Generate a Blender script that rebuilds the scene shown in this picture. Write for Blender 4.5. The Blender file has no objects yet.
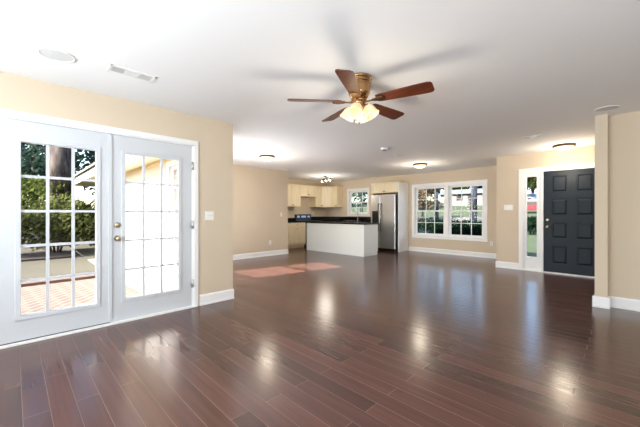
import bpy, math, random
from mathutils import Vector, Matrix

S = bpy.context.scene
COL = S.collection
R = math.radians
SQ = math.sqrt(0.5)

# ------------------------------------------------------------------ camera, sky, sun, area lights, exposure
cam_d = bpy.data.cameras.new('camera')
cam_d.sensor_width = 36.0
cam_d.lens = 36.0 * 307.0 / 640.0
cam_d.clip_start = 0.05
cam_d.clip_end = 400
cam = bpy.data.objects.new('camera', cam_d)
COL.objects.link(cam)
cam.location = (0, 0, 1.18)
cam.rotation_euler = (R(90), 0, R(45))
S.camera = cam

W = bpy.data.worlds.new('world')
S.world = W
W.use_nodes = True
wn = W.node_tree
wn.nodes.clear()
wo = wn.nodes.new('ShaderNodeOutputWorld')
wb = wn.nodes.new('ShaderNodeBackground')
sky = wn.nodes.new('ShaderNodeTexSky')
sky.sky_type = 'NISHITA'
sky.sun_disc = False
sky.sun_elevation = R(32)
sky.sun_rotation = R(190)
sky.air_density = 1.0
sky.dust_density = 1.6
sky.ozone_density = 1.0
wb.inputs['Strength'].default_value = 0.6
wn.links.new(sky.outputs[0], wb.inputs['Color'])
wn.links.new(wb.outputs[0], wo.inputs['Surface'])

def light(name, typ, loc, energy, color=(1, 1, 1), direction=None, size=None, size_y=None, radius=None, portal=False):
    d = bpy.data.lights.new(name, typ)
    d.energy = energy
    d.color = color
    if typ == 'AREA':
        d.shape = 'RECTANGLE'
        d.size = size
        d.size_y = size_y or size
        if portal:
            d.cycles.is_portal = True
    if typ == 'SUN':
        d.angle = R(0.6)
    if radius is not None:
        d.shadow_soft_size = radius
    o = bpy.data.objects.new(name, d)
    COL.objects.link(o)
    o.location = loc
    if direction is not None:
        o.rotation_euler = Vector(direction).to_track_quat('-Z', 'Y').to_euler()
    return o

light('sun', 'SUN', (0, -20, 20), 29.0, (1.0, 0.95, 0.90), (0.17, 1.0, -0.585))
light('right_fill_light', 'AREA', (2.12, 0.4, 1.4), 50, (0.82, 0.93, 1.0), (-0.6, 0.9, 1.1), 3.6, 1.5)  # added fill lamp; the unseen right wall has no window
light('rear_fill_light', 'AREA', (-0.6, -2.12, 1.45), 150, (0.80, 0.92, 1.0), (0.1, 1, 0.9), 4.6, 1.5)  # added fill behind the camera, tilted up; the rear wall is solid
light('rear_low_fill_light', 'AREA', (-0.6, -2.10, 1.15), 170, (0.82, 0.93, 1.0), (0.1, 1, 0.35), 4.6, 1.5)  # second added fill off the solid rear wall, aimed lower for the far rooms
light('dining_fill_light', 'AREA', (-5.4, 2.30, 1.15), 70, (0.88, 0.95, 1.0), (0.45, 1, 0.0), 1.6, 1.3)  # added fill inside the dining window, out of view, brightens the middle rooms
for nm, loc, dr, sx, sy in (
        ('door_sky_portal', (-4.1, 0.75, 1.05), (1, 0, 0), 1.8, 2.1),
        ('front_window_sky_portal', (-3.7, 9.12, 1.25), (0, -1, 0), 2.1, 1.6),
        ('kitchen_window_sky_portal', (-6.93, 9.12, 1.6), (0, -1, 0), 0.8, 0.8),
        ('sidelight_sky_portal', (-1.385, 7.75, 1.1), (0, -1, 0), 0.3, 1.8),
        ('dining_window_sky_portal', (-5.4, 1.9, 1.3), (0, 1, 0), 1.0, 1.5)):
    light(nm, 'AREA', loc, 1.0, (1, 1, 1), dr, sx, sy, portal=True)

S.view_settings.view_transform = 'Standard'
S.view_settings.look = 'None'
S.view_settings.gamma = 1.0
S.view_settings.use_curve_mapping = False
S.view_settings.exposure = 0.27
try:
    S.cycles.use_denoising = True
    S.cycles.max_bounces = 10
    S.cycles.diffuse_bounces = 6
    S.cycles.glossy_bounces = 4
    S.cycles.transparent_max_bounces = 16
    S.cycles.sample_clamp_indirect = 6.0
    S.cycles.caustics_reflective = False
    S.cycles.caustics_refractive = False
except Exception:
    pass

# ------------------------------------------------------------------ materials
def lin(r, g, b):
    f = lambda c: (c / 255 / 12.92) if c / 255 <= 0.04045 else ((c / 255 + 0.055) / 1.055) ** 2.4
    return (f(r), f(g), f(b), 1.0)

def mat(name, rgb, rough=0.5, metal=0.0, spec=0.5, noise=0.0, nscale=20.0, bump=0.0, bscale=60.0, emit=None, estr=0.0, coat=0.0):
    m = bpy.data.materials.new(name)
    m.use_nodes = True
    t = m.node_tree
    b = t.nodes['Principled BSDF']
    b.inputs['Base Color'].default_value = lin(*rgb)
    b.inputs['Roughness'].default_value = rough
    b.inputs['Metallic'].default_value = metal
    b.inputs['Specular IOR Level'].default_value = spec
    b.inputs['Coat Weight'].default_value = coat
    if emit:
        b.inputs['Emission Color'].default_value = lin(*emit)
        b.inputs['Emission Strength'].default_value = estr
    tc = t.nodes.new('ShaderNodeTexCoord')
    if noise > 0:
        n = t.nodes.new('ShaderNodeTexNoise')
        n.inputs['Scale'].default_value = nscale
        n.inputs['Detail'].default_value = 3
        t.links.new(tc.outputs['Object'], n.inputs['Vector'])
        mx = t.nodes.new('ShaderNodeMix')
        mx.data_type = 'RGBA'
        c = lin(*rgb)
        mx.inputs[6].default_value = tuple(v * (1 - noise) for v in c[:3]) + (1,)
        mx.inputs[7].default_value = tuple(min(1, v * (1 + noise)) for v in c[:3]) + (1,)
        t.links.new(n.outputs['Fac'], mx.inputs[0])
        t.links.new(mx.outputs[2], b.inputs['Base Color'])
    if bump > 0:
        n2 = t.nodes.new('ShaderNodeTexNoise')
        n2.inputs['Scale'].default_value = bscale
        t.links.new(tc.outputs['Object'], n2.inputs['Vector'])
        bp = t.nodes.new('ShaderNodeBump')
        bp.inputs['Strength'].default_value = bump
        bp.inputs['Distance'].default_value = 0.01
        t.links.new(n2.outputs['Fac'], bp.inputs['Height'])
        t.links.new(bp.outputs[0], b.inputs['Normal'])
    return m

def glass_mat(name, tint=(1, 1, 1, 1), gloss=0.06):
    m = bpy.data.materials.new(name)
    m.use_nodes = True
    t = m.node_tree
    t.nodes.clear()
    o = t.nodes.new('ShaderNodeOutputMaterial')
    tr = t.nodes.new('ShaderNodeBsdfTransparent')
    tr.inputs[0].default_value = tint
    gl = t.nodes.new('ShaderNodeBsdfGlossy')
    gl.inputs['Roughness'].default_value = 0.02
    mx = t.nodes.new('ShaderNodeMixShader')
    lw = t.nodes.new('ShaderNodeLayerWeight')
    lw.inputs['Blend'].default_value = 0.12
    mp = t.nodes.new('ShaderNodeMath')
    mp.operation = 'MULTIPLY'
    mp.inputs[1].default_value = gloss * 6
    t.links.new(lw.outputs['Fresnel'], mp.inputs[0])
    t.links.new(mp.outputs[0], mx.inputs[0])
    t.links.new(tr.outputs[0], mx.inputs[1])
    t.links.new(gl.outputs[0], mx.inputs[2])
    t.links.new(mx.outputs[0], o.inputs['Surface'])
    return m

def leaf_mat(name, c1, c2, nscale=1.5):
    m = bpy.data.materials.new(name)
    m.use_nodes = True
    t = m.node_tree
    t.nodes.clear()
    o = t.nodes.new('ShaderNodeOutputMaterial')
    df = t.nodes.new('ShaderNodeBsdfDiffuse')
    tl = t.nodes.new('ShaderNodeBsdfTranslucent')
    ms = t.nodes.new('ShaderNodeMixShader')
    ms.inputs[0].default_value = 0.35
    tc = t.nodes.new('ShaderNodeTexCoord')
    n = t.nodes.new('ShaderNodeTexNoise')
    n.inputs['Scale'].default_value = nscale
    n.inputs['Detail'].default_value = 4
    rp = t.nodes.new('ShaderNodeValToRGB')
    rp.color_ramp.elements[0].position = 0.35
    rp.color_ramp.elements[1].position = 0.65
    rp.color_ramp.elements[0].color = lin(*c1)
    rp.color_ramp.elements[1].color = lin(*c2)
    t.links.new(tc.outputs['Object'], n.inputs['Vector'])
    t.links.new(n.outputs['Fac'], rp.inputs[0])
    t.links.new(rp.outputs[0], df.inputs[0])
    t.links.new(rp.outputs[0], tl.inputs[0])
    t.links.new(df.outputs[0], ms.inputs[1])
    t.links.new(tl.outputs[0], ms.inputs[2])
    t.links.new(ms.outputs[0], o.inputs['Surface'])
    return m

def brick_mat(name, c1, c2, cm, bw, rh, mortar, rough, rot=0.0, bump=0.3, offset=0.5, grain=None, spec=0.5, squash=1.0):
    m = bpy.data.materials.new(name)
    m.use_nodes = True
    t = m.node_tree
    b = t.nodes['Principled BSDF']
    b.inputs['Roughness'].default_value = rough
    b.inputs['Specular IOR Level'].default_value = spec
    g = t.nodes.new('ShaderNodeNewGeometry')
    mp = t.nodes.new('ShaderNodeMapping')
    mp.inputs['Rotation'].default_value = (0, 0, rot)
    mp.inputs['Location'].default_value = (20, 20, 0)
    t.links.new(g.outputs['Position'], mp.inputs['Vector'])
    br = t.nodes.new('ShaderNodeTexBrick')
    br.offset = offset
    br.inputs['Color1'].default_value = lin(*c1)
    br.inputs['Color2'].default_value = lin(*c2)
    br.inputs['Mortar'].default_value = lin(*cm)
    br.inputs['Scale'].default_value = 1.0
    br.inputs['Mortar Size'].default_value = mortar
    br.inputs['Mortar Smooth'].default_value = 0.3
    br.inputs['Bias'].default_value = 0.0
    br.inputs['Brick Width'].default_value = bw
    br.inputs['Row Height'].default_value = rh
    t.links.new(mp.outputs[0], br.inputs['Vector'])
    col = br.outputs['Color']
    if grain:
        mp2 = t.nodes.new('ShaderNodeMapping')
        mp2.inputs['Scale'].default_value = grain
        t.links.new(g.outputs['Position'], mp2.inputs['Vector'])
        n = t.nodes.new('ShaderNodeTexNoise')
        n.inputs['Scale'].default_value = 1.0
        n.inputs['Detail'].default_value = 5
        t.links.new(mp2.outputs[0], n.inputs['Vector'])
        mr = t.nodes.new('ShaderNodeMapRange')
        mr.inputs[1].default_value = 0.3
        mr.inputs[2].default_value = 0.7
        mr.inputs[3].default_value = 0.86
        mr.inputs[4].default_value = 1.14
        t.links.new(n.outputs['Fac'], mr.inputs[0])
        mx = t.nodes.new('ShaderNodeVectorMath')
        mx.operation = 'MULTIPLY'
        t.links.new(col, mx.inputs[0])
        t.links.new(mr.outputs[0], mx.inputs[1])
        col = mx.outputs[0]
    t.links.new(col, b.inputs['Base Color'])
    bp = t.nodes.new('ShaderNodeBump')
    bp.inputs['Strength'].default_value = bump
    bp.inputs['Distance'].default_value = 0.004
    inv = t.nodes.new('ShaderNodeMath')
    inv.operation = 'SUBTRACT'
    inv.inputs[0].default_value = 1.0
    t.links.new(br.outputs['Fac'], inv.inputs[1])
    t.links.new(inv.outputs[0], bp.inputs['Height'])
    nrm = bp.outputs[0]
    if grain:
        b2 = t.nodes.new('ShaderNodeBump')
        b2.inputs['Strength'].default_value = 0.05
        b2.inputs['Distance'].default_value = 0.003
        t.links.new(n.outputs['Fac'], b2.inputs['Height'])
        t.links.new(nrm, b2.inputs['Normal'])
        nrm = b2.outputs[0]
        mr2 = t.nodes.new('ShaderNodeMapRange')
        mr2.inputs[3].default_value = rough - 0.05
        mr2.inputs[4].default_value = rough + 0.07
        t.links.new(n.outputs['Fac'], mr2.inputs[0])
        t.links.new(mr2.outputs[0], b.inputs['Roughness'])
    t.links.new(nrm, b.inputs['Normal'])
    return m

def wood_mat(name, c1, c2, scale=(3, 40, 40), rough=0.4, spec=0.5):
    m = bpy.data.materials.new(name)
    m.use_nodes = True
    t = m.node_tree
    b = t.nodes['Principled BSDF']
    b.inputs['Roughness'].default_value = rough
    b.inputs['Specular IOR Level'].default_value = spec
    tc = t.nodes.new('ShaderNodeTexCoord')
    mp = t.nodes.new('ShaderNodeMapping')
    mp.inputs['Scale'].default_value = scale
    n = t.nodes.new('ShaderNodeTexNoise')
    n.inputs['Scale'].default_value = 1.0
    n.inputs['Detail'].default_value = 5
    rp = t.nodes.new('ShaderNodeValToRGB')
    rp.color_ramp.elements[0].position = 0.35
    rp.color_ramp.elements[1].position = 0.65
    rp.color_ramp.elements[0].color = lin(*c1)
    rp.color_ramp.elements[1].color = lin(*c2)
    t.links.new(tc.outputs['Object'], mp.inputs[0])
    t.links.new(mp.outputs[0], n.inputs['Vector'])
    t.links.new(n.outputs['Fac'], rp.inputs[0])
    t.links.new(rp.outputs[0], b.inputs['Base Color'])
    return m

M = dict(
    wall=mat('wall_paint', (214, 198, 176), 0.75, spec=0.2, noise=0.02, nscale=3, bump=0.05, bscale=250),
    ceil=mat('ceiling_paint', (244, 244, 245), 0.8, spec=0.15, bump=0.06, bscale=180),
    trim=mat('white_trim', (240, 240, 240), 0.35, noise=0.01),
    door=mat('door_white', (204, 207, 212), 0.4, noise=0.01),
    navy=mat('navy_door', (11, 25, 36), 0.5, spec=0.35, noise=0.06, nscale=8),
    glass=glass_mat('window_glass'),
    brass=mat('brushed_brass', (190, 176, 145), 0.28, metal=1.0, noise=0.05),
    steel=mat('stainless', (212, 213, 214), 0.34, metal=1.0, noise=0.03),
    steel_dark=mat('dark_steel', (60, 60, 62), 0.4, metal=0.6, noise=0.03),
    black=mat('black_plastic', (16, 16, 17), 0.3, noise=0.05),
    granite=mat('black_granite', (20, 19, 20), 0.12, noise=0.5, nscale=120),
    maple=wood_mat('cream_maple', (232, 214, 178), (240, 226, 196), (20, 20, 2.5), 0.42),
    maple_in=wood_mat('maple_panel', (226, 206, 170), (236, 218, 184), (20, 20, 2.5), 0.45),
    island=mat('island_paint', (226, 229, 226), 0.5, noise=0.01),
    tile=brick_mat('backsplash_tile', (226, 208, 180), (216, 196, 168), (200, 184, 160), 0.15, 0.15, 0.003, 0.3),
    plastic=mat('white_plastic', (240, 240, 238), 0.4, noise=0.01),
    grille=mat('speaker_grille', (216, 216, 216), 0.7, noise=0.04, nscale=300),
    slot=mat('vent_slot', (60, 60, 60), 0.8, noise=0.03),
    bronze=mat('fixture_bronze', (92, 64, 42), 0.35, metal=0.8, noise=0.1),
    antique=mat('antique_brass', (176, 138, 96), 0.24, metal=1.0, noise=0.12, nscale=15),
    blade=wood_mat('walnut_blade', (70, 32, 18), (104, 52, 30), (3, 60, 10), 0.33),
    blade2=wood_mat('walnut_edge', (80, 42, 28), (96, 52, 34), (3, 60, 10), 0.4),
    lamp=mat('frosted_lamp_glass', (215, 196, 160), 0.4, noise=0.01, emit=(255, 226, 170), estr=0.4),
    bowl=mat('lit_dome_glass', (245, 232, 205), 0.4, noise=0.01, emit=(255, 234, 190), estr=0.75),
    bulb=mat('lit_spot_bulb', (255, 250, 235), 0.4, noise=0.01, emit=(255, 240, 210), estr=12.0),
    display=mat('range_display', (150, 180, 220), 0.3, noise=0.15, nscale=60, emit=(150, 180, 220), estr=0.25),
    siding=mat('white_siding', (200, 198, 192), 0.6, noise=0.02),
    soffit=wood_mat('cream_soffit', (206, 190, 154), (216, 202, 168), (2, 30, 2), 0.6),
    concrete=mat('concrete', (150, 146, 138), 0.85, noise=0.08, nscale=6),
    paver=brick_mat('patio_paver', (88, 72, 62), (74, 63, 56), (110, 102, 94), 0.24, 0.12, 0.012, 0.85, rot=R(40), bump=0.4),
    grass=mat('lawn', (52, 49, 35), 0.95, noise=0.45, nscale=0.9, bump=0.6, bscale=30),
    grass_front=mat('front_lawn', (38, 52, 18), 0.95, noise=0.25, nscale=0.5, bump=0.4, bscale=20),
    mulch=mat('mulch', (52, 43, 38), 0.95, noise=0.4, nscale=14, bump=0.6, bscale=60),
    asphalt=mat('street_asphalt', (84, 78, 72), 0.9, noise=0.1, nscale=6),
    edging=mat('brick_edging', (84, 64, 56), 0.85, noise=0.2, nscale=9),
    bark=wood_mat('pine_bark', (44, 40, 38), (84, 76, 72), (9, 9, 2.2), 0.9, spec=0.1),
    bark_blue=wood_mat('bluish_bark', (20, 22, 26), (42, 46, 54), (9, 9, 2.2), 0.9, spec=0.1),  # dark bluish bark colour of the yard trees
    roof=mat('roof_shingle', (80, 77, 74), 0.9, noise=0.15, nscale=8),
    pale_roof=mat('pale_roof', (86, 93, 100), 0.7, noise=0.05, nscale=2),
    house=mat('house_wall', (88, 84, 80), 0.8, noise=0.04),
    dark_glass=mat('dark_glass', (30, 36, 42), 0.1, noise=0.05),
    car_red=mat('red_car_paint', (130, 14, 24), 0.25, noise=0.02, coat=0.6),
    car_blue=mat('blue_car_paint', (30, 64, 110), 0.25, noise=0.02, coat=0.6),
    car_white=mat('white_car_paint', (150, 152, 154), 0.25, noise=0.02, coat=0.6),
    tyre=mat('tyre_rubber', (22, 22, 22), 0.9, noise=0.05),
    leaf_hedge=leaf_mat('hedge_leaves', (42, 50, 26), (100, 104, 60), 3),
    leaf_dark=leaf_mat('dark_hedge_leaves', (8, 20, 14), (24, 42, 28), 3),
    leaf_twig=leaf_mat('pale_twig_leaves', (110, 110, 104), (160, 158, 150), 3),
    leaf_bush=leaf_mat('round_bush_leaves', (50, 62, 28), (84, 92, 46), 3),
    leaf_pine=leaf_mat('pine_needles', (26, 42, 36), (58, 76, 66), 1),
    leaf_oak=leaf_mat('oak_leaves', (22, 32, 16), (52, 62, 32), 1),
    leaf_pink=leaf_mat('pink_leaves', (84, 70, 56), (104, 92, 70), 1),
)
# dark hand-scraped planks; lighter seam colour paints in the glint of the bevels
M['floor'] = brick_mat('plank_floor', (97, 65, 57), (73, 49, 43), (130, 104, 93), 1.35, 0.12, 0.0018, 0.19,
                       bump=0.5, offset=0.37, grain=(1.2, 30, 1), spec=0.5)

# ------------------------------------------------------------------ mesh builder
class MB:
    def __init__(self):
        self.v, self.f, self.s = [], [], []
        self.T = Matrix.Identity(4)

    def add(self, vs, fs, smooth=False):
        n = len(self.v)
        self.v += [self.T @ Vector(p) for p in vs]
        self.f += [tuple(i + n for i in q) for q in fs]
        self.s += [smooth] * len(fs)
        return self

    def box(self, x0, x1, y0, y1, z0, z1):
        if x0 > x1: x0, x1 = x1, x0
        if y0 > y1: y0, y1 = y1, y0
        if z0 > z1: z0, z1 = z1, z0
        vs = [(x, y, z) for z in (z0, z1) for y in (y0, y1) for x in (x0, x1)]
        return self.add(vs, [(0, 2, 3, 1), (4, 5, 7, 6), (0, 1, 5, 4), (2, 6, 7, 3), (0, 4, 6, 2), (1, 3, 7, 5)])

    def prism(self, pts, axis, a, b):
        """polygon pts (2-D) extruded along axis from a to b"""
        n = len(pts)
        def P(p, t):
            if axis == 'x': return (t, p[0], p[1])
            if axis == 'y': return (p[0], t, p[1])
            return (p[0], p[1], t)
        vs = [P(p, a) for p in pts] + [P(p, b) for p in pts]
        fs = [tuple(range(n))[::-1], tuple(range(n, 2 * n))]
        fs += [(i, (i + 1) % n, n + (i + 1) % n, n + i) for i in range(n)]
        return self.add(vs, fs)

    def tube(self, p0, p1, r0, r1=None, n=12):
        r1 = r0 if r1 is None else r1
        p0, p1 = Vector(p0), Vector(p1)
        d = (p1 - p0).normalized()
        u = d.orthogonal().normalized()
        w = d.cross(u)
        ring = lambda c, r: [tuple(c + (u * math.cos(2 * math.pi * i / n) + w * math.sin(2 * math.pi * i / n)) * r) for i in range(n)]
        vs = ring(p0, r0) + ring(p1, r1)
        self.add(vs, [(i, (i + 1) % n, n + (i + 1) % n, n + i) for i in range(n)], True)
        m = len(self.v)
        self.f += [tuple(m - 2 * n + i for i in range(n))[::-1], tuple(m - n + i for i in range(n))]
        self.s += [False, False]
        return self

    def path(self, pts, r, n=8):
        for a, b in zip(pts, pts[1:]):
            self.tube(a, b, r, n=n)
        return self

    def lathe(self, prof, c=(0, 0, 0), n=28, axis=(0, 0, 1), flute=0.0, nf=0):
        """prof: list of (r, h) along axis"""
        ax = Vector(axis).normalized()
        u = ax.orthogonal().normalized()
        w = ax.cross(u)
        c = Vector(c)
        vs = []
        for r, h in prof:
            for i in range(n):
                a = 2 * math.pi * i / n
                rr = r * (1 + flute * math.cos(nf * a)) if nf else r
                vs.append(tuple(c + ax * h + (u * math.cos(a) + w * math.sin(a)) * rr))
        fs = []
        for k in range(len(prof) - 1):
            for i in range(n):
                j = (i + 1) % n
                fs.append((k * n + i, k * n + j, (k + 1) * n + j, (k + 1) * n + i))
        self.add(vs, fs, True)
        return self

    def build(self, name, m, parent=None, world=True, bevel=0.0, label=None):
        me = bpy.data.meshes.new(name)
        off = Vector((0, 0, 0))
        if parent is not None and world:
            p = parent
            while p is not None:
                off += p.location
                p = p.parent
        me.from_pydata([tuple(v - off) for v in self.v], [], self.f)
        me.polygons.foreach_set('use_smooth', self.s)
        me.materials.append(m)
        me.update()
        o = bpy.data.objects.new(name, me)
        COL.objects.link(o)
        if parent is not None:
            o.parent = parent
        if bevel > 0:
            bv = o.modifiers.new('bevel', 'BEVEL')
            bv.width = bevel
            bv.segments = 2
            bv.limit_method = 'ANGLE'
            bv.angle_limit = R(50)
        if label:
            o['label'] = label
        return o

def thing(name, label, cat, loc=(0, 0, 0), rz=0.0, group=None):
    o = bpy.data.objects.new(name, None)
    o.empty_display_size = 0.1
    COL.objects.link(o)
    o.location = loc
    o.rotation_euler = (0, 0, rz)
    return tag(o, label, cat, group)

def tag(o, label, cat, group=None, kind=None):
    o['label'] = label
    o['category'] = cat
    if group: o['group'] = group
    if kind: o['kind'] = kind
    return o

def struct(o):
    o['kind'] = 'structure'
    return o

def sempty(name, loc=(0, 0, 0)):
    o = bpy.data.objects.new(name, None)
    COL.objects.link(o)
    o.location = loc
    o['kind'] = 'structure'
    return o

def dup(root, loc, label, rz=None, group=None, scale=None):
    r = root.copy(); COL.objects.link(r)
    r.location = loc
    if rz is not None: r.rotation_euler = (0, 0, rz)
    if scale: r.scale = scale
    r['label'] = label
    if group: r['group'] = group
    for ch in list(root.children):
        c = ch.copy(); COL.objects.link(c); c.parent = r
        for g in list(ch.children):
            d = g.copy(); COL.objects.link(d); d.parent = c
    return r

H = 2.42          # ceiling height
XL = -3.87        # left wall with the french doors
YW = 2.16         # wing starts
XD = -7.05        # dining wall
YD = 5.71
XK = -8.55        # kitchen left wall
YB = 8.90         # back wall
YF = 7.52         # wall of the front door
T = 0.15

def wall_x(mb, x0, x1, y0, y1, holes):
    """wall running along Y between x0..x1 with holes (ya, yb, za, zb)"""
    ys = y0
    for (a, b, za, zb) in sorted(holes):
        mb.box(x0, x1, ys, a, 0, H)
        if za > 0: mb.box(x0, x1, a, b, 0, za)
        if zb < H: mb.box(x0, x1, a, b, zb, H)
        ys = b
    mb.box(x0, x1, ys, y1, 0, H)

def wall_y(mb, y0, y1, x0, x1, holes):
    xs = x0
    for (a, b, za, zb) in sorted(holes):
        mb.box(xs, a, y0, y1, 0, H)
        if za > 0: mb.box(a, b, y0, y1, 0, za)
        if zb < H: mb.box(a, b, y0, y1, zb, H)
        xs = b
    mb.box(xs, x1, y0, y1, 0, H)

# ------------------------------------------------------------------ structure: floor, ceiling, walls
XR = 2.2
YR = -2.2
for nm, z0, z1, m in (('floor', -0.12, 0.0, M['floor']), ('ceiling', H, H + 0.14, M['ceil'])):
    mb = MB()
    pts = [(XL - T, YR - T), (XR + T, YR - T), (XR + T, YF + T), (-1.88, YF + T), (-1.88, YB + T), (XK - T, YB + T),
           (XK - T, YW - T), (XL - T, YW - T)]
    mb.prism(pts, 'z', z0, z1)
    struct(mb.build(nm, m))

DOOR_Y0, DOOR_Y1, DOOR_H = -0.16, 1.615, 2.045     # french door opening
mb = MB(); wall_x(mb, XL - T, XL, YR - T, YW, [(DOOR_Y0, DOOR_Y1, 0, DOOR_H)])
struct(mb.build('wall_left', M['wall']))
# interior skin of the wing wall is tan, outside is white siding
DW = (-5.90, -4.92, 0.55, 2.03)                     # dining window opening x0 x1 z0 z1
mb = MB(); wall_y(mb, YW - 0.03, YW, XD - 0.15, XL - T, [DW])
struct(mb.build('wall_dining_front', M['wall']))
mb = MB(); wall_x(mb, XD - T, XD, YW, YD, [])
wall_y(mb, YD - T, YD, XK - T, XD - T, [])
struct(mb.build('wall_dining', M['wall']))
mb = MB(); wall_x(mb, XK - T, XK, YD, YB + T, [])
struct(mb.build('wall_kitchen', M['wall']))
KW = (-7.36, -6.51, 1.17, 2.01)
FW = (-4.70, -2.71, 0.52, 1.99)
mb = MB(); wall_y(mb, YB, YB + T, XK, -1.88, [KW, FW])
struct(mb.build('wall_back', M['wall']))
mb = MB(); wall_x(mb, -2.03, -1.88, YF, YB, [])
ED = (-1.54, -0.285, 0.0, 2.04)
wall_y(mb, YF, YF + T, -1.88, -0.17, [ED])
struct(mb.build('wall_entry', M['wall']))
mb = MB(); mb.box(-0.29, -0.17, 5.22, YF, 0, H)
struct(mb.build('wall_column', M['wall']))
mb = MB(); mb.box(-0.17, XR + T, 5.35, 5.5, 0, H)
struct(mb.build('wall_right_front', M['wall']))
mb = MB(); wall_x(mb, XR, XR + T, YR - T, 5.35, [])
struct(mb.build('wall_right', M['wall']))
mb = MB(); wall_y(mb, YR - T, YR, XL, XR, [])
struct(mb.build('wall_rear', M['wall']))

# baseboards (with a small flared shoe)
def board_x(mb, x, dirx, y0, y1):      # against a wall facing dirx
    mb.prism([(x, 0), (x + dirx * 0.022, 0), (x + dirx * 0.022, 0.02), (x + dirx * 0.014, 0.03), (x + dirx * 0.014, 0.115), (x + dirx * 0.007, 0.135), (x, 0.135)] if dirx > 0 else
             [(x, 0), (x, 0.135), (x + dirx * 0.007, 0.135), (x + dirx * 0.014, 0.115), (x + dirx * 0.014, 0.03), (x + dirx * 0.022, 0.02), (x + dirx * 0.022, 0)], 'y', y0, y1)

def board_y(mb, y, diry, x0, x1):
    mb.prism([(y, 0), (y + diry * 0.022, 0), (y + diry * 0.022, 0.02), (y + diry * 0.014, 0.03), (y + diry * 0.014, 0.115), (y + diry * 0.007, 0.135), (y, 0.135)], 'x', x0, x1)

mb = MB(); board_x(mb, XL, 1, 1.69, YW + 0.01); board_x(mb, XL, 1, YR, -0.24)
struct(mb.build('baseboard_left', M['trim']))
mb = MB(); board_x(mb, XD, 1, YW, YD + 0.012)
struct(mb.build('baseboard_dining', M['trim']))
mb = MB(); board_y(mb, YB, -1, -4.90, -2.03)
struct(mb.build('baseboard_back', M['trim']))
mb = MB(); board_y(mb, YF, -1, -2.045, -1.61)
struct(mb.build('baseboard_entry', M['trim']))
mb = MB(); board_y(mb, 5.22, -1, -0.312, -0.148); board_x(mb, -0.29, -1, 5.20, YF)
board_y(mb, 5.35, -1, -0.15, XR)
mb.box(-0.17, -0.15, 5.20, 5.35, 0, 0.13)
struct(mb.build('baseboard_right', M['trim']))

# ------------------------------------------------------------------ french doors
mb = MB()
cw = 0.052
mb.box(XL - T, XL + 0.006, DOOR_Y0, DOOR_Y0 + 0.022, 0, DOOR_H)
mb.box(XL - T, XL + 0.006, DOOR_Y1 - 0.022, DOOR_Y1, 0, DOOR_H)
mb.box(XL - T, XL + 0.006, DOOR_Y0, DOOR_Y1, DOOR_H - 0.018, DOOR_H)
mb.box(XL, XL + 0.018, DOOR_Y0 - cw, DOOR_Y0 + 0.004, 0, DOOR_H + cw)
mb.box(XL, XL + 0.018, DOOR_Y1 - 0.004, DOOR_Y1 + cw, 0, DOOR_H + cw)
mb.box(XL, XL + 0.018, DOOR_Y0, DOOR_Y1, DOOR_H - 0.004, DOOR_H + cw)
struct(mb.build('trim_1', M['trim'], bevel=0.003))
mb = MB(); mb.box(XL - T, XL + 0.03, DOOR_Y0 - 0.03, DOOR_Y1 + 0.03, 0.0, 0.022)
struct(mb.build('trim_2', M['trim'], bevel=0.004))

def french_leaf(n, y0, y1, gy0, gy1, gz0, gz1):
    x0, x1 = XL - 0.052, XL - 0.008
    z0, z1 = 0.024, DOOR_H - 0.020
    root = sempty('door_%d' % n, (XL - 0.03, (y0 + y1) / 2, 0))
    b = MB()
    b.box(x0, x1, y0, gy0, z0, z1); b.box(x0, x1, gy1, y1, z0, z1)
    b.box(x0, x1, gy0, gy1, z0, gz0); b.box(x0, x1, gy0, gy1, gz1, z1)
    b.build('slab', M['door'], root)
    b = MB()                                # raised lite frame
    for xx0, xx1 in ((x1 - 0.004, x1 + 0.010), (x0 - 0.010, x0 + 0.004)):
        w = 0.032
        b.box(xx0, xx1, gy0 - w, gy0 + 0.008, gz0 - w, gz1 + w)
        b.box(xx0, xx1, gy1 - 0.008, gy1 + w, gz0 - w, gz1 + w)
        b.box(xx0, xx1, gy0, gy1, gz0 - w, gz0 + 0.008)
        b.box(xx0, xx1, gy0, gy1, gz1 - 0.008, gz1 + w)
    b.build('lite_frame', M['door'], root, bevel=0.004)
    b = MB(); b.box(XL - 0.033, XL - 0.028, gy0, gy1, gz0, gz1)
    b.build('glass_pane', M['glass'], root)
    b = MB()
    for xx0, xx1 in ((XL - 0.028, XL - 0.016), (XL - 0.045, XL - 0.033)):
        for i in (1, 2):
            y = gy0 + (gy1 - gy0) * i / 3
            b.box(xx0, xx1, y - 0.012, y + 0.012, gz0, gz1)
        for i in range(1, 5):
            z = gz0 + (gz1 - gz0) * i / 5
            b.box(xx0 + 0.001, xx1 - 0.001, gy0, gy1, z - 0.012, z + 0.012)
    b.build('muntin_grid', M['door'], root)
    return root

ym = 0.734
d1 = french_leaf(1, DOOR_Y0 + 0.024, ym - 0.003, 0.043, 0.614, 0.245, 1.84)
d2 = french_leaf(2, ym + 0.003, DOOR_Y1 - 0.024, 0.862, 1.435, 0.245, 1.84)
b = MB(); b.box(XL - 0.008, XL + 0.004, ym - 0.022, ym + 0.012, 0.03, DOOR_H - 0.03)
b.build('astragal', M['door'], d1, bevel=0.002)
b = MB(); b.box(XL - 0.052, XL - 0.004, DOOR_Y0 + 0.024, ym - 0.003, 0.022, 0.03)
b.build('door_sweep', M['slot'], d1)

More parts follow.
